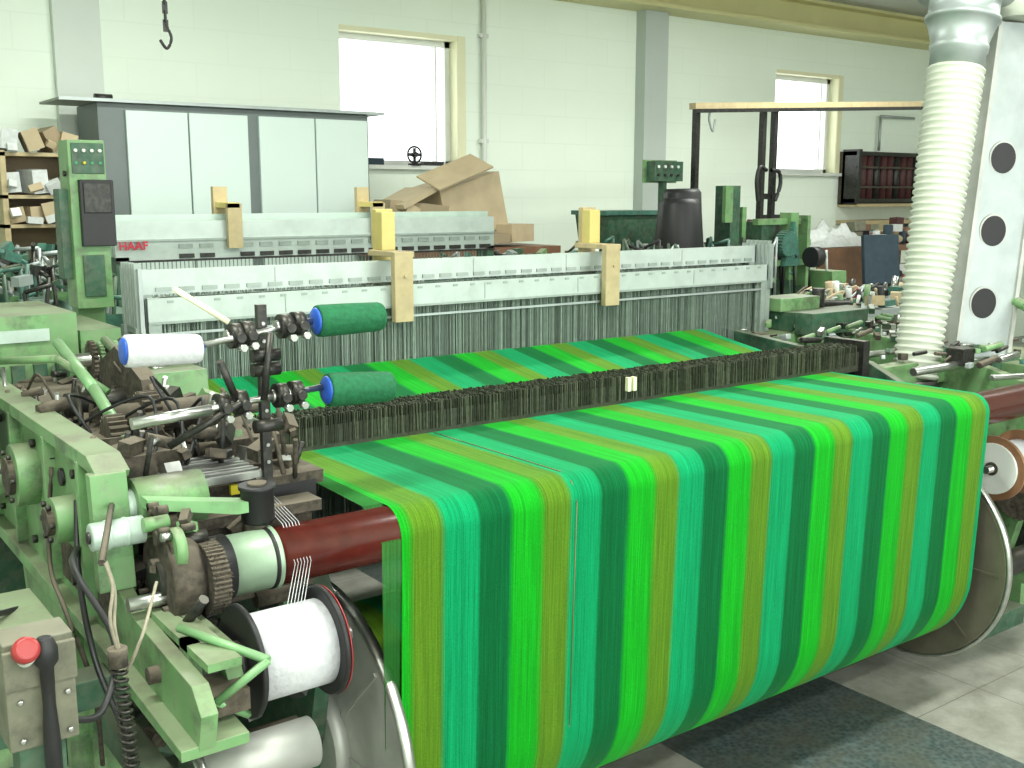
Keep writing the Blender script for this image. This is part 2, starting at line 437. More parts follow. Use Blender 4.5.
b = B('back_rest_roll')
b.cyl((.86, RY, RZ), (3.98, RY, RZ), RR, 'red_roll', 40)
b.lathe((.765, RY, RZ), (.86, RY, RZ), [(0, RR - .004), (0.001, RR + .002), (.93, RR + .002), (1, RR + .006), (1.05, RR + .006)], 'collar', 40)
b.cyl((.848, RY, RZ), (.866, RY, RZ), RR + .004, 'black', 40)
b.cyl((.69, RY, RZ), (.766, RY, RZ), RR + .006, 'black', 30); b.cyl((.62, RY, RZ), (.69, RY, RZ), .045, 'dark_metal', 20)
b.cyl((3.98, RY, RZ), (4.1, RY, RZ), .03, 'steel', 16)
b.done(loom)

b = B('warp_beam')
b.cyl((.85, BY, BZ), (4.0, BY, BZ), .05, 'steel', 20)
b.cyl((1.12, BY, BZ), (3.50, BY, BZ), .10, 'dark_metal', 24)
def flange(xc, s, R0, key):
    b.lathe((xc - .012, BY, BZ), (xc + .012, BY, BZ), [(0, R0 - .01), (.1, R0), (.9, R0), (1, R0 - .01)], key, 72)
    vs = []; fs = []
    for i in range(72):
        a = 2 * math.pi * i / 72; rad = Vector((0, math.cos(a), math.sin(a)))
        for k in range(8):
            t = 2 * math.pi * k / 8
            vs.append(Vector((xc, BY, BZ)) + rad * (R0 + .009 * math.cos(t)) + Vector((.015 * math.sin(t), 0, 0)))
    for i in range(72):
        j = (i + 1) % 72
        for k in range(8):
            l = (k + 1) % 8; fs.append((i * 8 + k, i * 8 + l, j * 8 + l, j * 8 + k))
    b.add(vs, fs, 'steel', True)
    b.cyl((xc - .05, BY, BZ), (xc, BY, BZ), .13, key, 30)
    for a in range(0, 360, 45):
        ca, sa = math.cos(math.radians(a)), math.sin(math.radians(a))
        b.cb((xc - .013, BY + .25 * ca, BZ + .25 * sa), (.006, .24, .010), key, (a, 0, 0))
flange(1.11, -1, .395, 'alu'); flange(3.53, 1, .40, 'alu_dk')
b.done(loom)

b = B('warp_stop_motion')
b.box((1.12, 2.60, 1.09), (3.62, 2.64, 1.165), 'drop'); b.box((1.12, 2.72, 1.09), (3.62, 2.75, 1.15), 'drop')
for y in (2.625, 2.655, 2.685, 2.715): b.box((1.10, y - .004, 1.155), (3.64, y + .004, 1.175), 'dark_metal')
x = 1.13
while x < 3.60:
    for y in (2.602, 2.625, 2.65, 2.68, 2.715):
        z = 1.194 + R(-.003, .003)
        b.box((x, y - .005 + R(-.003, .003), 1.115), (x + .0016, y + .006, z), 'drop_l' if random.random() < .3 else 'drop', (0, R(-2, 2), 0))
    x += .0055
b.box((1.08, 2.58, 1.07), (1.12, 2.77, 1.19), 'dark_metal'); b.box((3.62, 2.58, 1.07), (3.66, 2.77, 1.21), 'dark_metal')
for xx in (2.37, 2.394): b.box((xx, 2.58, 1.145), (xx + .013, 2.598, 1.19), 'reveal')
b.done(loom)

# heddle frames
b = B('heddle_frames')
HX0, HX1 = 1.05, 3.88
for k, y in enumerate((3.31, 3.335, 3.36, 3.385, 3.41, 3.435)):
    up = k >= 3
    z0, z1 = (1.395, 1.466) if not up else (1.474, 1.55)
    z1 -= (.004 * (k % 3))
    b.box((HX0, y - .010, z0), (HX1, y + .010, z1), 'grey_beam')
    for xx in (HX0, HX1 - .04): b.box((xx, y - .009, .55), (xx + .04, y + .009, z1 + .003), 'grey_beam_d')
    b.box((HX0, y - .010, .55), (HX1, y + .010, .62), 'grey_beam')
    for xx in (1.5, 2.3, 2.75, 3.4): b.box((xx, y - .0115, z0 + .006), (xx + .003, y + .0115, z1 - .006), 'grey_beam_d')
b.box((HX0, 3.298, 1.388), (HX1, 3.303, 1.396), 'grey_beam_d')
x = 1.1
while x < 3.83:
    b.box((x, 3.37, 1.482), (x + .05, 3.3745, 1.495), 'grey_beam_d'); b.box((x + .01, 3.298, 1.452), (x + .03, 3.30, 1.46), 'grey_beam_d'); x += .075
x = 1.10
while x < 3.84:
    for k, y in enumerate((3.31, 3.335, 3.36, 3.385, 3.41)):
        if random.random() < .85:
            b.box((x + R(0, .005), y, .65), (x + .0016 + R(0, .003), y + .002, 1.395 if k < 3 else 1.47), 'heddle')
    x += .0058
b.box((HX0 + .04, 3.302, 1.352), (HX1 - .04, 3.308, 1.360), 'galv')
for xx in (HX0 - .03, HX1):
    b.box((xx, 3.28, 1.36), (xx + .012, 3.46, 1.56), 'galv'); b.box((xx - .01, 3.30, .5), (xx + .02, 3.33, 1.38), 'grey_beam_d'); b.box((xx - .01, 3.42, .5), (xx + .02, 3.45, 1.38), 'grey_beam_d')
    for k in range(6): b.box((xx - .006, 3.30 + k * .025, 1.38), (xx + .018, 3.306 + k * .025, 1.575), 'grey_beam_d')
b.done(loom)
b = B('reed'); b.box((1.15, 3.52, 1.0), (3.88, 3.56, 1.45), 'backdrop'); b.box((1.1, 3.5, 1.34), (3.92, 3.58, 1.38), 'galv'); b.done(loom)  # solid panel toned as the shaded depth behind the heddles
for xa in (1.895, 2.865):
    b = B('frame_clamp')
    b.box((xa, 3.262, 1.34), (xa + .075, 3.29, 1.585), 'wood'); b.box((xa + .035, 3.45, 1.40), (xa + .105, 3.48, 1.73), 'wood_y' if xa < 2 else 'wood')
    b.box((xa + .015, 3.27, 1.565), (xa + .085, 3.48, 1.585), 'wood'); b.box((xa + .03, 3.40, 1.585), (xa + .085, 3.45, 1.72), 'wood_y')
    b.cyl((xa + .04, 3.255, 1.50), (xa + .04, 3.262, 1.50), .006, 'wood', 8)
    b.done(loom, bevel=.003)

# -------- left side frame
b = B('left_side_frame')
out = [(3.45, 1.27), (2.16, 1.27), (2.10, 1.25), (2.08, 1.02), (1.98, .99), (1.68, .97), (1.64, .93), (1.66, .86), (2.2, .88), (2.35, .60), (2.38, 0), (2.9, 0), (2.85, .5), (2.95, .88), (3.45, .92)]
b.prism(out, 'X', .57, .60, 'green')
b.prism([(3.45, 1.275), (2.16, 1.275), (2.10, 1.25), (2.11, 1.235), (2.17, 1.245), (3.45, 1.245)], 'X', .548, .615, 'green')
b.prism([(2.12, 1.25), (2.09, 1.25), (2.07, 1.02), (2.10, 1.02)], 'X', .535, .605, 'green')
b.prism([(3.45, .92), (2.2, .90), (1.66, .87), (1.66, .85), (2.2, .87), (3.45, .885)], 'X', .54, .66, 'green')
b.prism([(2.40, .9), (2.36, .9), (2.40, 0), (2.44, 0)], 'X', .53, .66, 'green')
for y in (2.22, 2.50, 2.84, 3.12): b.box((.545, y, .92), (.575, y + .02, 1.25), 'green')
for (y0, y1) in ((2.54, 2.60), (2.87, 2.90), (3.15, 3.4)): b.box((.566, y0, .96), (.572, y1, 1.2), 'green_dark')
for (y0, y1, z0, z1) in ((2.13, 2.21, .94, 1.06), (2.25, 2.49, .93, 1.02), (2.13, 2.21, 1.10, 1.16)): b.box((.566, y0, z0), (.572, y1, z1), 'grime')
b.cyl((.562, 2.36, .98), (.575, 2.36, .98), .025, 'black', 20); b.cyl((.562, 2.44, 1.17), (.575, 2.44, 1.17), .02, 'black', 20)
b.cyl((.562, 2.68, .5), (.575, 2.68, .5), .12, 'black', 28)
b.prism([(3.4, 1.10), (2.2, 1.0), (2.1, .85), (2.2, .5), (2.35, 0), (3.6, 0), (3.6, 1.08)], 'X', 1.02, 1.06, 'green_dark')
b.prism([(3.9, 1.27), (3.1, 1.27), (3.05, 1.0), (3.9, 1.0)], 'X', .97, 1.15, 'green')
b.cyl((1.0, 2.35, .80), (1.02, 2.35, .80), .085, 'green', 28)
b.cyl((.995, 2.35, .80), (1.03, 2.35, .80), .065, 'black', 28)
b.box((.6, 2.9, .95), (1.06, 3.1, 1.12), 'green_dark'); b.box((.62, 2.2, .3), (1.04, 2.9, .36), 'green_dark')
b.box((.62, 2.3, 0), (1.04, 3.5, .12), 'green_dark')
b.box((.64, 2.10, .93), (1.0, 2.16, 1.10), 'grime'); b.box((.70, 2.09, 1.10), (1.02, 2.16, 1.125), 'grime')
b.box((.60, 2.2, 1.13), (1.08, 3.4, 1.16), 'grime')
b.box((.60, 2.3, 1.16), (.8, 2.75, 1.23), 'grime'); b.box((.61, 2.85, 1.16), (.95, 3.3, 1.25), 'grime')
for (y, z, r) in ((2.72, 1.12, .075), (2.35, 1.10, .05), (2.98, 1.05, .06)):
    b.cyl((.52, y, z), (.575, y, z), r, 'green', 28); b.cyl((.505, y, z), (.525, y, z), r * .6, 'grime', 24)
    for a in range(0, 360, 60): b.bolt((.515, y + r * .8 * math.cos(math.radians(a)), z + r * .8 * math.sin(math.radians(a))), (-.01, 0, 0), .007)
b.cyl((.44, 3.02, 1.17), (.53, 3.02, 1.17), .10, 'black', 28)
for k in range(7):
    y = 2.15 + k * .18; b.bolt((.57, y, 1.20), (-.012, 0, 0), .011); b.bolt((.57, y + .05, .95), (-.012, 0, 0), .011)
b.lathe((.515, 2.04, 1.145), (.615, 2.04, 1.145), [(0, .022), (.02, .027), (.28, .027), (.30, .029), (.34, .029), (.36, .027), (.62, .027), (.64, .029), (.68, .029), (.70, .027), (1, .027)], 'pale_green', 28)
b.cyl((.51, 2.04, 1.145), (.518, 2.04, 1.145), .012, 'dark_metal', 12); b.cyl((.61, 2.04, 1.145), (.68, 2.04, 1.145), .018, 'grime', 12)
b.done(loom, bevel=.004)

b = B('let_off_housing')
b.lathe((.63, RY, RZ), (.70, RY, RZ), [(0, .095), (.2, .10), (.8, .09), (1, .075)], 'grime', 28)
b.cyl((.62, 2.12, 1.17), (.76, 2.12, 1.17), .055, 'green', 24); b.cyl((.60, 2.12, 1.17), (.625, 2.12, 1.17), .035, 'pale_green', 20)
b.gear((.70, 1.97, 1.045), (.735, 1.97, 1.045), .070, 'grime', 44, .004)
# matted brown lint bristling round the wheel
for k in range(420):
    a = R(0, 6.283); xx = R(.70, .735); l = R(.004, .013); r0 = .064
    p = Vector((xx, 1.97 + r0 * math.cos(a), 1.045 + r0 * math.sin(a)))
    q = p + Vector((R(-.006, .006), l * math.cos(a + R(-.5, .5)), l * math.sin(a + R(-.5, .5))))
    b.cyl(p, q, .0014, 'grime', 3, .0005)
b.gear((.70, 2.0, .96), (.72, 2.0, .96), .05, 'dark_metal', 20)
b.cyl((.64, 1.96, 1.12), (.66, 1.96, 1.12), .040, 'green', 24); b.cyl((.635, 1.96, 1.12), (.645, 1.96, 1.12), .018, 'grime', 16)
b.prism([(2.2, 1.08), (2.02, 1.12), (1.93, 1.04), (1.93, .98), (2.05, .95), (2.2, .98)], 'X', .64, .67, 'green')
b.prism([(.62, 1.205), (.86, 1.16), (.86, 1.145), (.80, 1.145), (.62, 1.185)], 'Y', 2.02, 2.06, 'green_clean')
b.cyl((.845, 2.04, 1.08), (.845, 2.04, 1.17), .026, 'grime', 18)
b.prism([(.80, 1.10), (.86, 1.14), (.86, 1.05), (.82, 1.03)], 'Y', 2.06, 2.09, 'grime')
b.prism([(2.0, .98), (1.78, .98), (1.75, .93), (2.0, .92)], 'X', .66, .69, 'green')
b.box((.58, 1.7, .89), (.68, 2.1, .93), 'grime')
b.cyl((.56, 1.98, 1.02), (.68, 1.98, 1.02), .014, 'steel', 12); b.cyl((.55, 1.85, .93), (.68, 1.85, .93), .016, 'grime', 12)
b.tube([(.62, 2.1, 1.0), (.64, 1.9, .99), (.66, 1.85, 1.05)], .010, 'dark_metal', 8)
for k in range(14):
    b.bolt((.64, 1.95 + R(-.02, .25), R(.95, 1.2)), (-.02, 0, 0), .009, random.choice(['steel', 'dark_metal', 'grime']))
for k in range(60):
    x = R(.60, .70); y = R(1.96, 2.2); z = R(.91, 1.19); s = R(.008, .026)
    if k % 2: b.cb((x, y, z), (s * 2, s, s), random.choice(['grime', 'dark_metal', 'green', 'grime']), (R(-30, 30), R(-30, 30), R(0, 90)))
    else: b.cyl((x - s, y, z), (x + s, y, z), s * .6, random.choice(['grime', 'dark_metal', 'green', 'grime']), 12)
for k in range(30):
    x = R(.63, 1.0); y = R(2.0, 2.3); z = R(.55, .93); s = R(.015, .04)
    if k % 2: b.cb((x, y, z), (s * 2, s, s), random.choice(['grime', 'dark_metal', 'green_dark']), (R(-30, 30), R(-30, 30), R(0, 90)))
    else: b.cyl((x - s, y, z), (x + s * 2, y, z), s * .6, random.choice(['grime', 'dark_metal', 'black']), 12)
b.done(loom)

b = B('steel_bar_stack')
for k in range(8):
    b.box((.70, 2.12 + k * .026, 1.185), (.90, 2.132 + k * .026, 1.20 + .002 * (k % 2)), 'steel', (0, 0, R(-2, 2)))
b.box((.70, 2.11, 1.15), (.72, 2.34, 1.187), 'dark_metal'); b.box((.88, 2.11, 1.15), (.90, 2.34, 1.187), 'dark_metal')
b.done(loom)

# cone stand
b = B('selvedge_cone_stand')
PX, PY = .908, 2.12
b.box((PX - .010, PY - .008, 1.14), (PX + .010, PY + .008, 1.555), 'dark_metal')
for k in range(9): b.cyl((PX, PY - .012, 1.22 + k * .037), (PX, PY - .007, 1.22 + k * .037), .004, 'steel', 8)
b.lathe((.85, 2.04, 1.115), (.85, 2.04, 1.195), [(0, .030), (.1, .034), (.85, .034), (.9, .038), (1, .038)], 'black', 28)
b.cyl((.85, 2.04, 1.19), (.85, 2.04, 1.20), .02, 'grime', 12)
def clampset(x, z, y=PY - .01):
    b.cyl((x - .012, y, z), (x + .012, y, z), .026, 'dark_metal', 20); b.cyl((x - .020, y, z), (x - .012, y, z), .014, 'steel', 12)
    b.cyl((x, y - .04, z), (x, y - .01, z), .010, 'dark_metal', 12); b.cyl((x, y - .05, z - .02), (x, y - .03, z - .02), .008, 'steel', 6)
b.cyl((.77, PY - .03, 1.485), (1.03, PY - .01, 1.515), .007, 'steel', 10)
for xx in (.845, .87, .955, .985): clampset(xx, 1.49 + (xx - .8) * .11)
b.cyl((.62, PY - .03, 1.342), (1.04, PY - .01, 1.368), .007, 'steel', 10)
for xx in (.81, .85, .94, .975): clampset(xx, 1.352 + (xx - .8) * .06)
for zz in (1.42, 1.45, 1.30): b.cyl((PX - .03, PY - .015, zz), (PX + .03, PY - .015, zz), .014, 'dark_metal', 12)
b.cyl((.62, PY - .03, 1.342), (.78, PY - .03, 1.351), .012, 'steel', 12)
b.cyl((.84, PY - .04, 1.36), (.70, PY - .0, 1.28), .008, 'dark_metal', 8)
b.cyl((.80, PY - .04, 1.45), (.84, PY - .02, 1.36), .008, 'dark_metal', 8)
b.cyl((.89, PY - .04, 1.36), (.91, PY - .04, 1.50), .008, 'dark_metal', 8)
b.cyl((.735, 2.14, 1.595), (.83, 2.10, 1.525), .006, 'reveal', 8)
b.done(loom)
def cone(x0, z0, x1, z1, y, key, sc=1.0):
    b = B('yarn_cone'); p0 = Vector((x0, y, z0)); p1 = Vector((x1, y, z1))
    b.lathe(p0, p1, [(t, r * sc) for t, r in [(0, .034), (.015, .037), (.08, .038), (.5, .037), (.93, .035), (.98, .032), (1, .02)]], key, 32)
    b.lathe(p0 - (p1 - p0) * .04, p0, [(t, r * sc) for t, r in [(0, .015), (.2, .028), (.8, .032), (1, .030)]], 'blue', 28)
    b.cyl(p1, p1 + (p1 - p0) * .03, .010, 'blue', 16)
    b.done(loom)
cone(1.025, 1.514, 1.185, 1.514, PY - .02, 'green_yarn', .92); cone(1.045, 1.362, 1.205, 1.354, PY - .02, 'green_yarn', .98)
cone(.615, 1.485, .765, 1.478, PY - .03, 'white_yarn', .84)

b = B('selvedge_spool')
SY, SZ = 1.80, .935
b.cyl((.715, SY, SZ), (.872, SY, SZ), .082, 'white_yarn', 40)
for xx in (.703, .866): b.lathe((xx, SY, SZ), (xx + .012, SY, SZ), [(0, .103), (.3, .107), (.7, .107), (1, .103)], 'black', 40)
b.cyl((.62, SY, SZ), (.93, SY, SZ), .012, 'steel', 12); b.cyl((.69, SY, SZ), (.705, SY, SZ), .04, 'dark_metal', 20)
b.cyl((.879, SY, SZ), (.881, SY, SZ), .105, 'red', 40)
b.tube([(.60, SY + .02, 1.02), (.70, SY - .14, .99), (.62, SY - .10, .92), (.69, SY - .06, .86)], .008, 'green_clean', 6)
b.box((.60, SY - .12, .985), (.66, SY + .22, 1.0), 'green'); b.box((.60, SY - .02, .90), (.625, SY + .02, 1.0), 'green')
for k in range(6):
    o = k * .007; b.tube([(.80 + o, SY + .0, SZ + .084), (.885 + o, RY - RR - .006, RZ), (.89 + o, RY, RZ + RR + .006), (.93 + o, 2.62, 1.2)], .0008, 'white_yarn', 4)
b.done(loom)
b = B('lower_drum')
b.cyl((.66, 1.93, .66), (.90, 1.93, .66), .052, 'alu', 32); b.cyl((.64, 1.93, .66), (.662, 1.93, .66), .058, 'steel', 32)
b.cyl((.5, 1.93, .66), (.92, 1.93, .66), .015, 'dark_metal', 12); b.box((.57, 1.90, .62), (.62, 2.45, .68), 'green_dark'); b.done(loom)

b = B('tension_spring')
pts = []
for i in range(22 * 8):
    a = i / 8 * 2 * math.pi; pts.append((.46 + .012 * math.cos(a) + i * .0001, 1.7 + .012 * math.sin(a), 1.03 - i * .0017))
b.curve(pts, .0028, 'dark_metal', 5, 1)
b.cyl((.46, 1.7, 1.03), (.46, 1.7, 1.06), .016, 'grime', 12)
b.curve([(.455, 1.72, 1.20), (.462, 1.71, 1.16), (.452, 1.70, 1.11), (.462, 1.70, 1.05)], .003, 'rope', 6)
b.curve([(.458, 1.725, 1.20), (.466, 1.715, 1.15), (.458, 1.70, 1.10), (.464, 1.70, 1.05)], .003, 'rope', 6)
b.tube([(.45, 1.72, 1.20), (.57, 2.08, 1.19)], .006, 'grime')
b.curve([(.52, 1.9, .98), (.48, 1.75, .99), (.50, 1.7, 1.07), (.56, 1.8, 1.12)], .003, 'rope', 6)
b.curve([(.56, 2.3, 1.15), (.53, 2.2, 1.02), (.50, 2.0, .92), (.52, 1.9, .80), (.55, 2.0, .65)], .006, 'black', 8)
b.curve([(.56, 2.5, 1.18), (.52, 2.4, 1.0), (.50, 2.2, .95), (.53, 2.15, .80), (.55, 2.2, .6)], .005, 'grime', 8)
b.done(loom)

b = B('emergency_stop_box')
b.box((.272, 1.59, .985), (.368, 1.66, 1.15), 'greybox'); b.box((.27, 1.583, 1.08), (.37, 1.592, 1.14), 'greybox')
b.cyl((.300, 1.585, 1.125), (.300, 1.56, 1.14), .012, 'white', 16); b.lathe((.298, 1.575, 1.140), (.298, 1.553, 1.153), [(0, .015), (.3, .019), (.8, .019), (1, .014)], 'red', 28)
b.lathe((.325, 1.57, .93), (.325, 1.57, 1.158), [(0, .012), (.3, .012), (.55, .009), (.8, .010), (.84, .017), (.93, .017), (1, .010)], 'black', 20)
b.box((.285, 1.60, .0), (.35, 1.655, .985), 'green_dark'); b.box((.22, 1.5, 0), (.42, 1.75, .02), 'green_dark')
for z in (1.0, 1.06): b.bolt((.29, 1.59, z), (0, -.006, 0), .005, 'steel'); b.bolt((.355, 1.59, z), (0, -.006, 0), .005, 'steel')
b.curve([(.36, 1.62, 1.0), (.42, 1.66, .98), (.47, 1.75, 1.05), (.44, 1.85, 1.15), (.5, 2.1, 1.1), (.56, 2.3, 1.05)], .006, 'black', 8)
b.curve([(.27, 1.62, 1.12), (.22, 1.7, 1.14), (.25, 1.9, 1.08), (.45, 2.2, .98)], .006, 'black', 8)
b.done(loom, bevel=.003)
b = B('green_step_box'); b.box((.20, 1.95, .78), (.42, 2.2, 1.0), 'green'); b.box((.18, 1.93, .99), (.44, 2.22, 1.01), 'green'); b.box((.23, 1.945, .82), (.40, 1.95, .96), 'green_dark')
b.box((.3, 2.0, 0), (.36, 2.1, .78), 'green_dark'); b.box((.4, 2.05, .8), (.57, 2.12, .86), 'green_dark'); b.done(loom, bevel=.004)

b = B('left_drive_assembly')
b.box((.50, 3.3, 1.0), (.84, 3.75, 1.44), 'green'); b.box((.62, 3.29, 1.365), (.76, 3.30, 1.40), 'pale_green')
b.box((.86, 3.35, .0), (.98, 3.8, 1.38), 'green'); b.box((.5, 3.2, .9), (.8, 3.9, 1.1), 'green_dark'); b.box((.5, 3.4, 0), (.95, 3.9, .95), 'green_dark')
for k in range(5): b.box((.53 + k * .06, 3.28, 1.12), (.565 + k * .06, 3.31, 1.30), 'green_dark')
for k in range(6): b.gear((.83 + k * .022, 3.15, 1.32), (.842 + k * .022, 3.15, 1.32), .055 - .006 * (k % 2), 'green' if k % 2 else 'grime', 24)
b.cyl((.75, 3.15, 1.32), (1.0, 3.15, 1.32), .02, 'steel', 12)
b.tube([(.70, 2.95, 1.40), (.69, 2.6, 1.33), (.69, 2.35, 1.24)], .014, 'green_clean', 8)
b.tube([(.86, 3.1, 1.38), (.84, 2.7, 1.32), (.82, 2.5, 1.26)], .012, 'green', 8)
b.tube([(.60, 3.2, 1.33), (.66, 2.8, 1.38), (.75, 2.7, 1.30)], .010, 'green', 8)
b.prism([(2.5, 1.16), (2.9, 1.16), (2.95, 1.34), (2.8, 1.40), (2.6, 1.34)], 'X', .80, .84, 'grime')
b.cyl((.70, 2.5, 1.27), (.95, 2.5, 1.27), .035, 'grime', 18); b.gear((.76, 2.5, 1.27), (.80, 2.5, 1.27), .06, 'grime', 22)
b.cyl((.66, 2.75, 1.27), (.9, 2.75, 1.27), .03, 'dark_metal', 16); b.gear((.66, 2.42, 1.25), (.70, 2.42, 1.25), .05, 'grime', 20)
b.box((.63, 2.20, 1.16), (.70, 2.5, 1.25), 'grime'); b.box((.92, 2.35, 1.14), (1.05, 2.6, 1.22), 'grime')
b.box((.93, 2.2, 1.10), (1.06, 2.45, 1.14), 'black')
for k in range(260):
    x = R(.58, 1.05); y = R(2.2, 3.3); z = 1.16 + R(0, .12)
    s = R(.007, .034)
    if k % 3 == 0: b.cb((x, y, z), (s * 2, s, s), random.choice(['grime', 'dark_metal', 'green', 'steel', 'grime', 'grime']), (R(-30, 30), R(-30, 30), R(0, 90)))
    elif k % 3 == 1: b.cyl((x - s, y, z), (x + s, y + R(-.02, .02), z + R(-.02, .02)), s * .5, random.choice(['grime', 'dark_metal', 'steel', 'grime', 'grime']), 12)
    else: b.cyl((x, y, 1.15), (x + R(-.03, .03), y + R(-.1, .1), z + .05), .006, random.choice(['dark_metal', 'steel', 'grime']), 8)
for k in range(12):
    x = R(.65, .95); y = R(2.2, 2.9)
    b.curve([(x, y, 1.2), (x + R(-.1, .1), y + .1, 1.30 + R(-.05, .08)), (x + R(-.1, .1), y + .25, 1.25), (x + R(-.1, .1), y + .4, 1.2)], .004, random.choice(['black', 'grime', 'grime']), 6)
b.box((.83, 2.13, 1.155), (.88, 2.14, 1.175), 'ylabel')
b.done(loom)

# -------- right side frame and machinery
b = B('right_side_frame')
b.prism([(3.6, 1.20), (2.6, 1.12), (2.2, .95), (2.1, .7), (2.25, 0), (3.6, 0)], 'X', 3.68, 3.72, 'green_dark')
b.prism([(3.9, 1.24), (2.6, 1.14), (2.1, 1.02), (2.0, .9), (2.15, .6), (2.3, 0), (3.0, 0), (3.1, .7), (3.9, .9)], 'X', 4.15, 4.2, 'green')
b.box((3.70, 3.15, .9), (4.55, 3.75, 1.16), 'green'); b.box((3.95, 3.2, 1.16), (4.45, 3.5, 1.25), 'green_dark')
b.box((3.92, 3.25, 1.25), (4.2, 3.4, 1.31), 'green'); b.cyl((4.25, 3.3, 1.25), (4.25, 3.3, 1.34), .03, 'dark_metal', 14)
b.box((3.70, 2.55, 1.0), (4.2, 2.62, 1.10), 'green'); b.box((3.70, 2.55, 0), (4.18, 2.8, .1), 'green_dark')
b.cyl((3.66, 2.68, 1.13), (4.3, 2.68, 1.13), .012, 'steel', 10); b.cyl((3.66, 2.74, 1.13), (4.5, 2.74, 1.10), .010, 'steel', 10)
b.cyl((3.72, 2.42, 1.10), (4.35, 2.42, 1.10), .018, 'steel', 12); b.cyl((3.9, 2.2, 1.09), (4.3, 2.2, 1.06), .012, 'steel', 10)
b.box((4.0, 2.38, 1.1), (4.08, 2.46, 1.17), 'dark_metal')
b.cyl((4.0, 3.3, 1.28), (4.5, 3.3, 1.25), .02, 'dark_metal', 14); b.box((3.9, 3.05, 1.16), (4.3, 3.15, 1.26), 'green_dark')
gp = arc(2.55, 1.05, .28, 20, 150, 14)
for (y1, z1), (y2, z2) in zip(gp[:-1], gp[1:]): b.cyl((4.55, y1, z1), (4.55, y2, z2), .022, 'green', 10)
b.box((4.45, 2.3, 0), (4.65, 3.0, 1.02), 'green'); b.box((4.42, 2.28, 1.0), (4.95, 3.05, 1.07), 'green')
b.box((4.9, 2.3, 0), (4.95, 3.0, 1.05), 'green_dark')
for k in range(150):
    x = R(3.75, 4.6); y = R(2.3, 3.5); z = 1.12 + (y - 2.4) * .07 + R(-.02, .05); s = R(.010, .035)
    if k % 2: b.cb((x, y, z), (s * 2, s, s), random.choice(['green', 'dark_metal', 'teal', 'steel', 'grime', 'green_dark', 'galv']), (0, R(-20, 20), R(0, 90)))
    else: b.cyl((x - s * 2, y, z), (x + s * 2, y, z + R(-.02, .02)), s * .4, random.choice(['dark_metal', 'steel', 'green', 'grime']), 12)
b.cyl((3.72, 2.3, .65), (4.14, 2.3, .65), .09, 'dark_metal', 20); b.cyl((4.2, 2.35, .75), (4.3, 2.35, .75), .14, 'green', 28)
b.cyl((4.2, 2.2, .45), (4.28, 2.2, .45), .11, 'dark_metal', 28); b.cyl((4.1, 2.1, .3), (4.3, 2.1, .3), .06, 'green', 20)
b.gear((4.08, 2.15, .62), (4.12, 2.15, .62), .12, 'grime', 30); b.cyl((3.9, 2.12, .35), (4.15, 2.12, .35), .05, 'dark_metal', 20)
b.box((3.75, 2.2, 0), (4.3, 2.35, .08), 'green_dark')
b.done(loom, bevel=.003)
b = B('selvedge_spool')
b.cyl((3.72, 2.06, .79), (3.90, 2.06, .79), .085, 'white_yarn', 32)
for xx in (3.71, 3.89): b.cyl((xx, 2.06, .79), (xx + .015, 2.06, .79), .12, 'brown_ring', 36)
b.cyl((3.70, 2.06, .79), (3.712, 2.06, .79), .095, 'white', 30); b.cyl((3.695, 2.06, .79), (3.702, 2.06, .79), .025, 'grime', 20); b.cyl((3.66, 2.06, .79), (4.18, 2.06, .79), .014, 'steel', 12)
b.done(loom)

b = B('breast_beam')
b.box((1.0, 4.15, .95), (4.2, 4.3, 1.07), 'green'); b.box((1.0, 4.1, 0), (1.1, 4.35, .95), 'green_dark'); b.box((4.1, 4.1, 0), (4.2, 4.35, .95), 'green_dark')
b.box((1.0, 3.5, .2), (1.06, 4.2, .4), 'green_dark'); b.box((4.1, 3.5, .2), (4.16, 4.2, .4), 'green_dark'); b.done(loom)

# ================================================================== control column
b = B('control_column')
b.box((.99, 3.86, 0), (1.08, 3.94, 1.95), 'green'); b.box((.975, 3.80, 1.40), (1.095, 3.92, 1.96), 'green')
b.box((.985, 3.795, 1.85), (1.09, 3.80, 1.95), 'green_dark')
b.box((1.0, 3.775, 1.61), (1.11, 3.80, 1.83), 'black'); b.box((1.01, 3.77, 1.72), (1.10, 3.777, 1.82), 'dark_metal')
b.box((1.0, 3.79, 1.44), (1.07, 3.80, 1.58), 'green_dark')
for k in range(4): b.cyl((.998 + k * .026, 3.785, 1.925), (.998 + k * .026, 3.796, 1.925), .006, 'white', 10); b.cyl((.998 + k * .026, 3.785, 1.885), (.998 + k * .026, 3.796, 1.885), .005, 'ylabel' if k == 1 else 'led', 10)
for k in range(5): b.cyl((.965, 3.84 + .012 * k, 1.85 - .08 * k), (.975, 3.84 + .012 * k, 1.85 - .08 * k), .01, 'dark_metal', 10)
b.box((.945, 3.83, 1.5), (.976, 3.90, 1.80), 'green_dark'); b.box((.9, 3.75, 0), (1.18, 4.05, .03), 'green_dark')
b.done(bevel=.004)

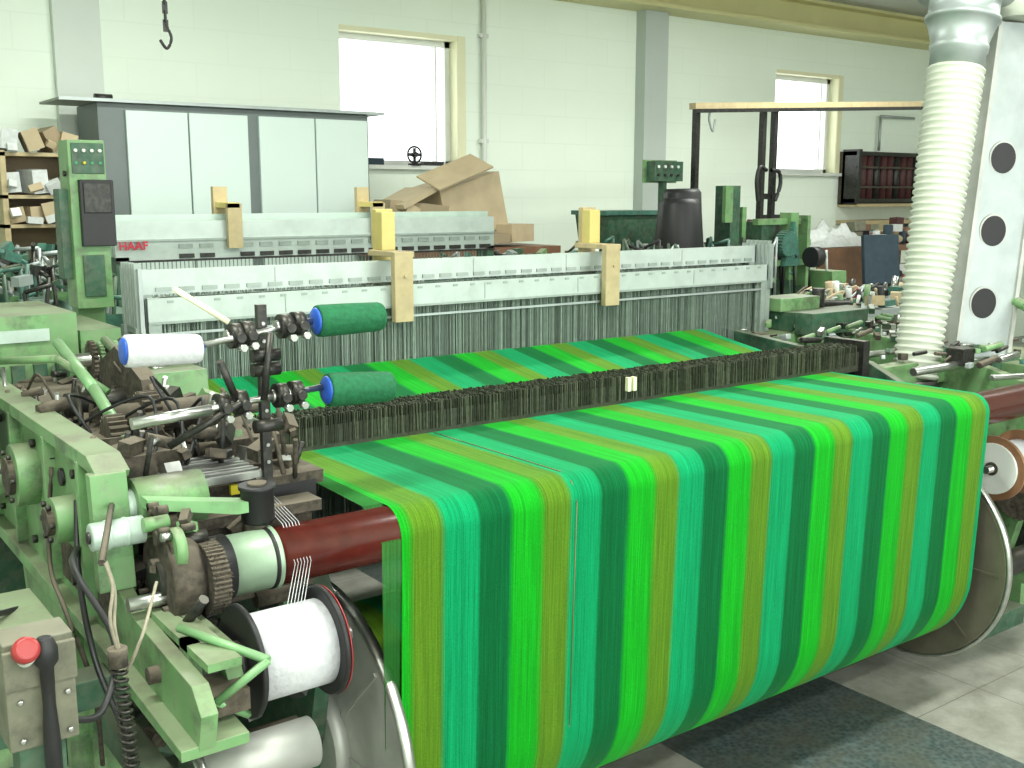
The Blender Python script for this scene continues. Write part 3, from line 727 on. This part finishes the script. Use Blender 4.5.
# ================================================================== second loom (behind)
loom2 = empty('weaving_loom')
b = B('heddle_beams')
b.box((1.46, 5.0, 1.475), (3.55, 5.04, 1.66), 'grey_beam'); b.box((1.46, 5.06, 1.5), (3.55, 5.10, 1.69), 'pale_green')
b.box((1.46, 4.985, 1.57), (3.55, 5.0, 1.58), 'grey_beam_d')
x = 1.75
while x < 3.5:
    if abs(x - 2.0) > .05: b.box((x, 4.992, 1.535), (x + .065, 4.999, 1.555), 'grey_beam_d'); b.box((x, 4.99, 1.49), (x + .07, 4.999, 1.51), 'dark_metal')
    x += .1
b.box((1.46, 4.99, 1.475), (3.55, 5.0, 1.485), 'dark_metal')
b.box((1.46, 5.0, .5), (1.52, 5.1, 1.5), 'green_dark'); b.box((3.5, 5.0, .5), (3.55, 5.1, 1.5), 'green_dark')
x = 1.52
while x < 3.5: b.box((x, 5.02, .7), (x + .004, 5.022, 1.48), 'heddle'); x += .02
b.box((1.46, 5.0, .5), (3.55, 5.1, .58), 'green_dark')
b.done(loom2)
for xa in (1.98, 2.76):
    b = B('frame_clamp'); b.box((xa, 4.96, 1.53), (xa + .07, 4.985, 1.74), 'wood'); b.box((xa - .01, 5.11, 1.5), (xa + .06, 5.14, 1.82), 'wood'); b.box((xa, 4.96, 1.72), (xa + .06, 5.14, 1.745), 'wood_y'); b.done(loom2)
b = B('loom_body')
for xa in (1.1, 3.65):
    b.prism([(4.5, 1.15), (5.6, 1.15), (5.7, 0), (4.4, 0)], 'X', xa, xa + .08, 'green'); b.prism([(4.6, 1.15), (5.4, 1.15), (5.3, 1.35), (4.8, 1.35)], 'X', xa - .1, xa + .2, 'teal')
b.box((1.1, 4.5, .9), (3.7, 4.6, 1.15), 'green_dark'); b.box((1.1, 5.5, .9), (3.7, 5.6, 1.15), 'green_dark'); b.cyl((1.15, 4.7, 1.2), (3.7, 4.7, 1.2), .05, 'galv', 20)
b.box((1.15, 4.7, .3), (3.7, 5.5, .35), 'green_dark')
for k in range(280):
    x = R(3.45, 4.25) if k < 130 else R(.85, 1.35); y = R(4.5, 5.5); s = R(.012, .045); z = 1.3 + R(0, .25 if k >= 130 else .14)
    if k % 2: b.cb((x, y, z), (s * 2, s, s), random.choice(['teal', 'green_dark', 'dark_metal', 'teal', 'galv', 'green']), (0, R(-30, 30), R(0, 90)))
    else: b.tube([(x, y, 1.1), (x + R(-.05, .05), y, z), (x + R(-.1, .1), y + R(-.1, .1), z + R(-.05, .05))], .009, random.choice(['dark_metal', 'teal', 'galv', 'green_dark']), 8)
b.box((3.4, 4.5, 1.0), (4.4, 5.5, 1.3), 'teal'); b.box((.85, 4.5, 1.0), (1.4, 5.5, 1.3), 'teal'); b.box((3.4, 4.6, 0), (4.3, 5.4, 1.0), 'green_dark'); b.box((.85, 4.6, 0), (1.1, 5.4, 1.0), 'green_dark')
b.done(loom2)
fc = bpy.data.curves.new('maker_lettering', 'FONT'); fc.body = 'HAAF'; fc.size = .052; fc.extrude = .001; fc.offset = .0015; fc.align_x = 'LEFT'; fc.materials.append(M['redtext'])
fo = bpy.data.objects.new('lettering', fc); fo.location = (1.47, 4.98, 1.535); fo.rotation_euler = (math.radians(90), 0, 0); scene.collection.objects.link(fo); fo.parent = loom2

# ================================================================== third loom with gantry
loom3 = empty('weaving_loom')
b = B('gantry')
b.box((5.3, 5.17, 2.415), (8.3, 5.23, 2.455), 'wood', (0, -3.0, 0)); b.box((5.3, 5.15, 2.39), (8.3, 5.17, 2.415), 'dark_metal', (0, -3.0, 0))
for xx, zt in ((5.34, 2.36), (6.0, 2.39), (6.12, 2.40), (8.25, 2.48)): b.box((xx - .018, 5.18, 0), (xx + .018, 5.22, zt), 'dark_metal')
b.box((6.0, 5.19, 1.75), (6.12, 5.21, 1.79), 'dark_metal')
b.curve([(6.0, 5.15, 1.95), (5.93, 5.15, 1.97), (5.90, 5.15, 1.88), (5.92, 5.15, 1.74)], .014, 'black', 8)
b.curve([(6.05, 5.15, 1.95), (6.13, 5.15, 1.94), (6.15, 5.15, 1.85), (6.10, 5.15, 1.74)], .014, 'black', 8)
b.curve([(5.46, 5.18, 2.36), (5.44, 5.18, 2.28), (5.48, 5.18, 2.2), (5.50, 5.18, 2.28)], .008, 'galv', 6)
b.done(loom3)
b = B('loom_body')
b.box((4.6, 5.0, .9), (6.4, 5.1, 1.2), 'green_dark'); b.box((4.6, 5.6, .9), (6.4, 5.7, 1.2), 'green_dark')
for xa in (4.6, 6.4): b.prism([(4.8, 1.25), (5.9, 1.25), (6.0, 0), (4.7, 0)], 'X', xa - .08, xa + .08, 'green')
b.box((5.0, 4.75, 0), (6.3, 4.85, .9), 'green_dark')
b.box((5.46, 4.98, 1.1), (5.55, 5.12, 1.84), 'green_dark'); b.box((5.40, 4.97, 1.6), (5.47, 5.0, 1.84), 'green'); b.box((5.6, 5.0, 1.1), (5.64, 5.1, 1.70), 'green')
b.box((5.74, 4.95, 1.15), (5.88, 5.1, 1.60), 'green_dark'); b.box((5.98, 4.9, 1.2), (6.06, 5.0, 1.66), 'green'); b.gear((5.92, 4.85, 1.45), (5.92, 4.92, 1.45), .09, 'teal', 24)
b.box((5.68, 4.93, 1.58), (6.12, 4.98, 1.62), 'green'); b.box((5.7, 4.9, 1.30), (6.15, 4.95, 1.34), 'green')
b.prism([(5.88, 1.3), (6.05, 1.3), (5.98, 1.60)], 'Y', 4.86, 4.90, 'teal')
b.cyl((6.05, 4.78, 1.36), (6.13, 4.78, 1.36), .07, 'black', 24); b.box((6.16, 4.9, 1.15), (6.19, 5.1, 1.64), 'green')
for k in range(300):
    x = R(4.5, 6.4); y = R(4.85, 5.5); s = R(.012, .038); z = 1.2 + R(0, .25)
    if k % 2: b.cb((x, y, z), (s * 2, s, s), random.choice(['teal', 'green_dark', 'dark_metal', 'dark_metal', 'galv', 'green', 'grime', 'white']), (0, R(-30, 30), R(0, 90)))
    else: b.tube([(x, y, 1.1), (x + R(-.05, .05), y, z + .06), (x + R(-.1, .1), y + R(-.1, .1), z + R(-.05, .05))], .009, random.choice(['dark_metal', 'teal', 'galv', 'green_dark', 'black']), 8)
b.done(loom3)
b = B('dark_cloth_cover')
b.lathe((5.06, 5.05, 1.15), (5.06, 5.05, 1.76), [(0, .16), (.3, .15), (.55, .16), (.93, .14), (.99, .12), (1, .10)], 'black', 9)
b.lathe((5.20, 5.15, 1.15), (5.18, 5.15, 1.82), [(0, .15), (.5, .14), (.96, .13), (1, .11)], 'black', 7)
b.done(loom3)
b = B('control_panel'); b.box((5.07, 5.3, 1.87), (5.33, 5.38, 2.0), 'green_dark'); b.box((5.05, 5.38, 1.86), (5.35, 5.40, 2.01), 'green')
for k in range(4): b.cyl((5.1 + k * .06, 5.29, 1.965), (5.1 + k * .06, 5.3, 1.965), .010, 'white', 8); b.cyl((5.1 + k * .06, 5.29, 1.91), (5.1 + k * .06, 5.3, 1.91), .010, 'black', 8)
b.box((5.17, 5.33, 1.1), (5.21, 5.37, 1.87), 'green_dark'); b.done(loom3)
b = B('green_storage_bin'); b.prism([(5.1, 1.38), (5.5, 1.38), (5.55, 1.66), (5.05, 1.66)], 'Y', 5.75, 6.1, 'green_dark'); b.box((5.03, 5.73, 1.64), (5.57, 6.12, 1.67), 'teal'); b.done()
b = B('bin_stand'); b.box((5.0, 5.7, 1.34), (5.6, 6.15, 1.38), 'wood_br')
for xx in (5.02, 5.54):
    for yy in (5.72, 6.09): b.box((xx, yy, 0), (xx + .04, yy + .04, 1.34), 'wood_br')
b.done()

b = B('workbench'); b.box((3.5, 5.95, 1.38), (4.8, 6.55, 1.43), 'wood_br')
for xx in (3.55, 4.7):
    for yy in (6.0, 6.45): b.box((xx, yy, 0), (xx + .06, yy + .06, 1.38), 'wood_br')
b.done()
b = B('cardboard_boxes')
b.cb((4.15, 6.30, 1.69), (.55, .40, .38), 'card', (0, -14, 8)); b.cb((3.72, 6.2, 1.60), (.40, .36, .26), 'card_d', (0, 6, -12)); b.cb((3.66, 6.15, 1.76), (.3, .3, .03), 'card', (0, -22, 10))
b.cb((4.02, 6.10, 1.93), (.5, .22, .012), 'card', (25, -18, 8)); b.cb((4.5, 6.2, 1.52), (.28, .3, .12), 'card', (0, 0, 20)); b.cb((3.80, 6.0, 1.52), (.25, .04, .14), 'paper', (10, 0, 5))
b.cb((3.6, 6.05, 1.62), (.10, .1, .2), 'card', (0, 25, 5)); b.cb((3.62, 6.0, 1.56), (.14, .06, .16), 'paper', (10, 15, 5))
b.cb((4.30, 6.05, 1.49), (.2, .1, .06), 'card_d', (0, 0, -20)); b.done()
b = B('desk_fan')
b.cyl((4.35, 7.16, 2.0), (4.35, 7.16, 2.015), .05, 'black', 16); b.cyl((4.35, 7.16, 2.0), (4.35, 7.16, 2.07), .01, 'black', 8)
pts = [(4.35 + .06 * math.cos(a * .314159), 7.16, 2.08 + .06 * math.sin(a * .314159)) for a in range(21)]
b.tube(pts, .008, 'black', 6); b.cyl((4.35, 7.13, 2.08), (4.35, 7.18, 2.08), .02, 'black', 10)
for a in range(4): b.cb((4.35 + .03 * math.cos(a * 1.57), 7.16, 2.08 + .03 * math.sin(a * 1.57)), (.04, .006, .025), 'dark_metal', (0, -a * 90, 0))
b.box((4.42, 7.14, 2.0), (4.6, 7.19, 2.03), 'black'); b.box((3.95, 7.15, 2.0), (4.08, 7.2, 2.05), 'bluegrey'); b.done()

# ================================================================== right background
b = B('bobbin_rack')
b.box((9.50, 6.98, 2.18), (11.0, 7.12, 2.22), 'dark_metal'); b.box((9.50, 6.98, 1.70), (11.0, 7.12, 1.74), 'dark_metal')
x = 9.55
k = 0
while x < 10.95:
    b.cyl((x, 7.03, 1.74), (x, 7.03, 2.18), .045, 'dkred' if k % 3 else 'dark_metal', 10); x += .115; k += 1
b.box((9.50, 6.95, 1.68), (9.55, 7.15, 2.24), 'dark_metal'); b.box((10.98, 6.95, 1.68), (11.03, 7.15, 2.24), 'dark_metal')
b.box((9.50, 7.12, 1.68), (11.0, 7.19, 2.22), 'grime')
for z in (1.85, 2.05): b.box((9.5, 6.97, z), (11.0, 6.985, z + .02), 'grime')
b.box((9.50, 6.9, 1.66), (11.05, 7.19, 1.69), 'wood'); b.box((9.5, 6.85, 1.48), (11.1, 7.19, 1.52), 'wood')
b.tube([(10.1, 7.15, 2.24), (10.1, 7.15, 2.6), (10.7, 7.15, 2.6)], .015, 'galv', 8); b.box((9.6, 7.05, 0), (9.66, 7.19, 1.5), 'wood'); b.box((10.9, 7.05, 0), (10.96, 7.19, 1.5), 'wood')
b.done()
b = B('work_table')
b.box((6.8, 5.9, 1.28), (9.9, 6.75, 1.33), 'wood_br')
for xx in (6.85, 9.8):
    for yy in (5.95, 6.65): b.box((xx, yy, 0), (xx + .07, yy + .07, 1.28), 'wood_br')
b.box((7.55, 5.88, .95), (8.3, 5.9, 1.33), 'wood_br'); b.box((6.9, 5.95, .9), (9.8, 6.65, .93), 'wood_br')
b.done()
def clutter(name, x0, x1, y0, y1, z0, n, s0=.03, s1=.09, stack=.12):
    b = B(name)
    for k in range(n):
        s = R(s0, s1); mk = random.choice(['paper', 'white', 'card', 'bluegrey', 'greybox', 'dkred', 'pink', 'wood_br', 'galv', 'black', 'wood', 'card_d'])
        c = (R(x0, x1), R(y0, y1), z0 + .01 + s * .75 + (R(0, stack) if k % 3 == 0 else 0))
        if k % 4 == 1: b.cyl((c[0], c[1], z0 + .002), (c[0], c[1], z0 + s * 2), s * .5, mk, 14)
        elif k % 4 == 2: b.cyl((c[0] - s, c[1], z0 + s * .6), (c[0] + s, c[1] + R(-s, s), z0 + s * .6), s * .55, mk, 14)
        else: b.cb(c, (s * 2, s * 1.5, s * 1.1), mk, (R(-5, 5), R(-8, 8), R(0, 90)))
    b.done()
clutter('table_clutter', 8.6, 9.8, 6.0, 6.6, 1.33, 80, stack=.18)
clutter('table_clutter', 7.33, 7.44, 6.15, 6.6, 1.33, 8)
clutter('shelf_clutter', 7.0, 9.7, 6.0, 6.3, .93, 60, .04, .10)
b = B('computer_monitor')
b.box((6.95, 5.98, 1.40), (7.25, 6.02, 1.62), 'black'); b.box((7.06, 6.0, 1.34), (7.14, 6.05, 1.42), 'black'); b.box((7.0, 5.94, 1.33), (7.2, 6.08, 1.345), 'black'); b.box((6.97, 5.975, 1.42), (7.23, 5.98, 1.60), 'dark_metal'); b.done(bevel=.004)
b = B('white_cloth_pile')
vs = []; fs = []; n = 24
for i in range(n + 1):
    for j in range(n + 1):
        u = i / n; v = j / n; h = max(0, math.sin(u * math.pi) * math.sin(v * math.pi)) ** .6 * .14 * (1 + .3 * math.sin(u * 17 + v * 9) + .25 * math.sin(v * 23) + .2 * math.sin(u * 41))
        vs.append((7.5 + u * .98, 5.92 + v * .45, 1.335 + h))
for i in range(n):
    for j in range(n): a = i * (n + 1) + j; fs.append((a, a + 1, a + n + 2, a + n + 1))
b.add(vs, fs, 'paper', True); b.done()
b = B('office_chair')
cx0 = 7.95
b.cb((cx0, 5.55, 1.24), (.34, .05, .42), 'bluegrey', (-8, 0, -20)); b.cb((cx0, 5.35, .98), (.40, .40, .07), 'bluegrey'); b.box((cx0 - .02, 5.52, .6), (cx0 + .02, 5.56, 1.2), 'black')
b.cyl((cx0, 5.35, .1), (cx0, 5.35, .95), .03, 'steel', 12)
for a in range(5): b.cyl((cx0, 5.35, .12), (cx0 + .28 * math.cos(a * 1.257), 5.35 + .28 * math.sin(a * 1.257), .05), .02, 'black', 8); b.cyl((cx0 + .28 * math.cos(a * 1.257), 5.34 + .28 * math.sin(a * 1.257), .03), (cx0 + .28 * math.cos(a * 1.257), 5.38 + .28 * math.sin(a * 1.257), .03), .03, 'black', 12)
b.done(bevel=.012)
b = B('parts_trolley')
b.box((5.3, 3.9, 1.06), (6.9, 4.5, 1.10), 'galv'); b.box((5.3, 3.9, .5), (6.9, 4.5, .54), 'galv')
for xx in (5.32, 6.84):
    for yy in (3.92, 4.44): b.box((xx, yy, .05), (xx + .04, yy + .04, 1.06), 'dark_metal'); b.cyl((xx, yy + .02, .04), (xx + .04, yy + .02, .04), .04, 'black', 12)
for k in range(110):
    s = R(.02, .06); c = (R(5.35, 6.85), R(3.95, 4.45), 1.10 + s * .8); mk = random.choice(['white', 'paper', 'galv', 'dark_metal', 'green', 'teal', 'pink', 'card', 'black', 'steel', 'grime', 'wood'])
    if k % 3 == 0: b.cyl((c[0], c[1], 1.10), (c[0] + R(-.03, .03), c[1], 1.10 + s * 2.5), s * .4, mk, 12)
    elif k % 3 == 1: b.curve([(c[0], c[1], 1.10), (c[0] + R(-.1, .1), c[1], 1.16), (c[0] + R(-.15, .15), c[1] + R(-.1, .1), 1.2), (c[0] + R(-.2, .2), c[1], 1.11)], .008, mk, 6)
    else: b.cb(c, (s * 2.2, s * 1.4, s), mk, (0, R(-8, 8), R(0, 180)))
b.done()

# ================================================================== ducts
duct = empty('flexible_exhaust_duct')
b = B('hose')
p0 = (4.01, 2.60, 1.02); p1 = (4.24, 2.65, 2.30); N = 46; prof = []
for i in range(N):
    t = i / N
    rr = .082 + .022 * t
    prof += [(t, rr), (t + .35 / N, rr + .012), (t + .65 / N, rr + .012)]
prof.append((1, .105)); b.lathe(p0, p1, prof, 'hose', 36); b.done(duct)
b = B('metal_reducer')
d = (Vector(p1) - Vector(p0)).normalized(); q = Vector(p1)
b.lathe(q, q + d * .30, [(0, .108), (.2, .110), (.22, .117), (.30, .117), (.32, .112), (.62, .14), (.63, .15), (.68, .15), (.70, .14), (.95, .14), (.96, .19), (1, .19)], 'galv', 40)
b.lathe(q + d * .30, (4.38, 2.7, 3.6), [(0, .15), (.1, .14), (1, .14)], 'galv', 36); b.box((4.0, 2.4, 3.3), (XR, 2.9, 3.34), 'galv')
b.lathe(Vector(p0) - Vector((0, 0, .06)), p0, [(0, .09), (1, .09)], 'dark_metal', 24); b.done(duct)

b = B('perforated_duct_column')
def colpt(u, v, w):
    base = Vector((4.385, 2.56, 1.07)); top = Vector((4.615, 2.60, 2.50))
    ax = Vector((math.cos(math.radians(-18)), math.sin(math.radians(-18)), 0)); nn = Vector((ax.y, -ax.x, 0))
    return base.lerp(top, w) + ax * u + nn * v
def quadbox(u0, u1, v0, v1, w0, w1, key):
    vs = [colpt(u, v, w) for u in (u0, u1) for v in (v0, v1) for w in (w0, w1)]
    b.add(vs, [(0, 1, 3, 2), (4, 6, 7, 5), (0, 4, 5, 1), (2, 3, 7, 6), (0, 2, 6, 4), (1, 5, 7, 3)], key)
quadbox(-.14, .14, -.04, .04, 0, 1, 'galv'); quadbox(-.15, -.13, -.05, .05, 0, 1, 'alu'); quadbox(.13, .15, -.05, .05, 0, 1, 'alu')
for w_ in (.175, .39, .605):
    b.cyl(colpt(-.03, .038, w_), colpt(-.03, .044, w_), .072, 'alu', 28); b.cyl(colpt(-.03, .041, w_), colpt(-.03, .0455, w_), .065, 'black', 28)  # black discs painted in for the dark inside of open holes
b.lathe(colpt(0, 0, 1), (4.74, 2.66, 3.6), [(0, .15), (.08, .13), (.3, .13), (.32, .15), (1, .15)], 'hose', 28)
b.box((4.34, 2.45, .9), (4.56, 2.65, 1.09), 'green_dark'); b.box((4.38, 2.5, 0), (4.52, 2.6, .9), 'green_dark')
b.done()

b = B('hanging_chain_hoist')
z = 3.6
k = 0
cx, cy = 1.50, 4.3
while z > 2.42:
    if k % 2: b.cb((cx, cy, z - .02), (.006, .02, .045), 'dark_metal')
    else: b.cb((cx, cy, z - .02), (.02, .006, .045), 'dark_metal')
    z -= .034; k += 1
b.curve([(cx, cy, 2.43), (cx + .02, cy, 2.38), (cx, cy, 2.34), (cx - .025, cy, 2.37)], .006, 'dark_metal', 6)
b.curve([(cx + .06, cy, 3.6), (cx + .065, cy, 2.8), (cx + .09, cy, 2.64), (cx + .05, cy, 2.60), (cx + .03, cy, 2.68)], .005, 'dark_metal', 6)
b.done()

# ------------------------------------------------------------------ camera
cam = bpy.data.cameras.new('camera'); cam.lens = 37.97; cam.sensor_width = 36; cam.clip_start = .05; cam.clip_end = 100
co = bpy.data.objects.new('camera', cam); co.location = (0, 0, 1.78)
co.rotation_euler = (math.radians(90 - 9.93), 0, math.radians(-36.33))
scene.collection.objects.link(co); scene.camera = co
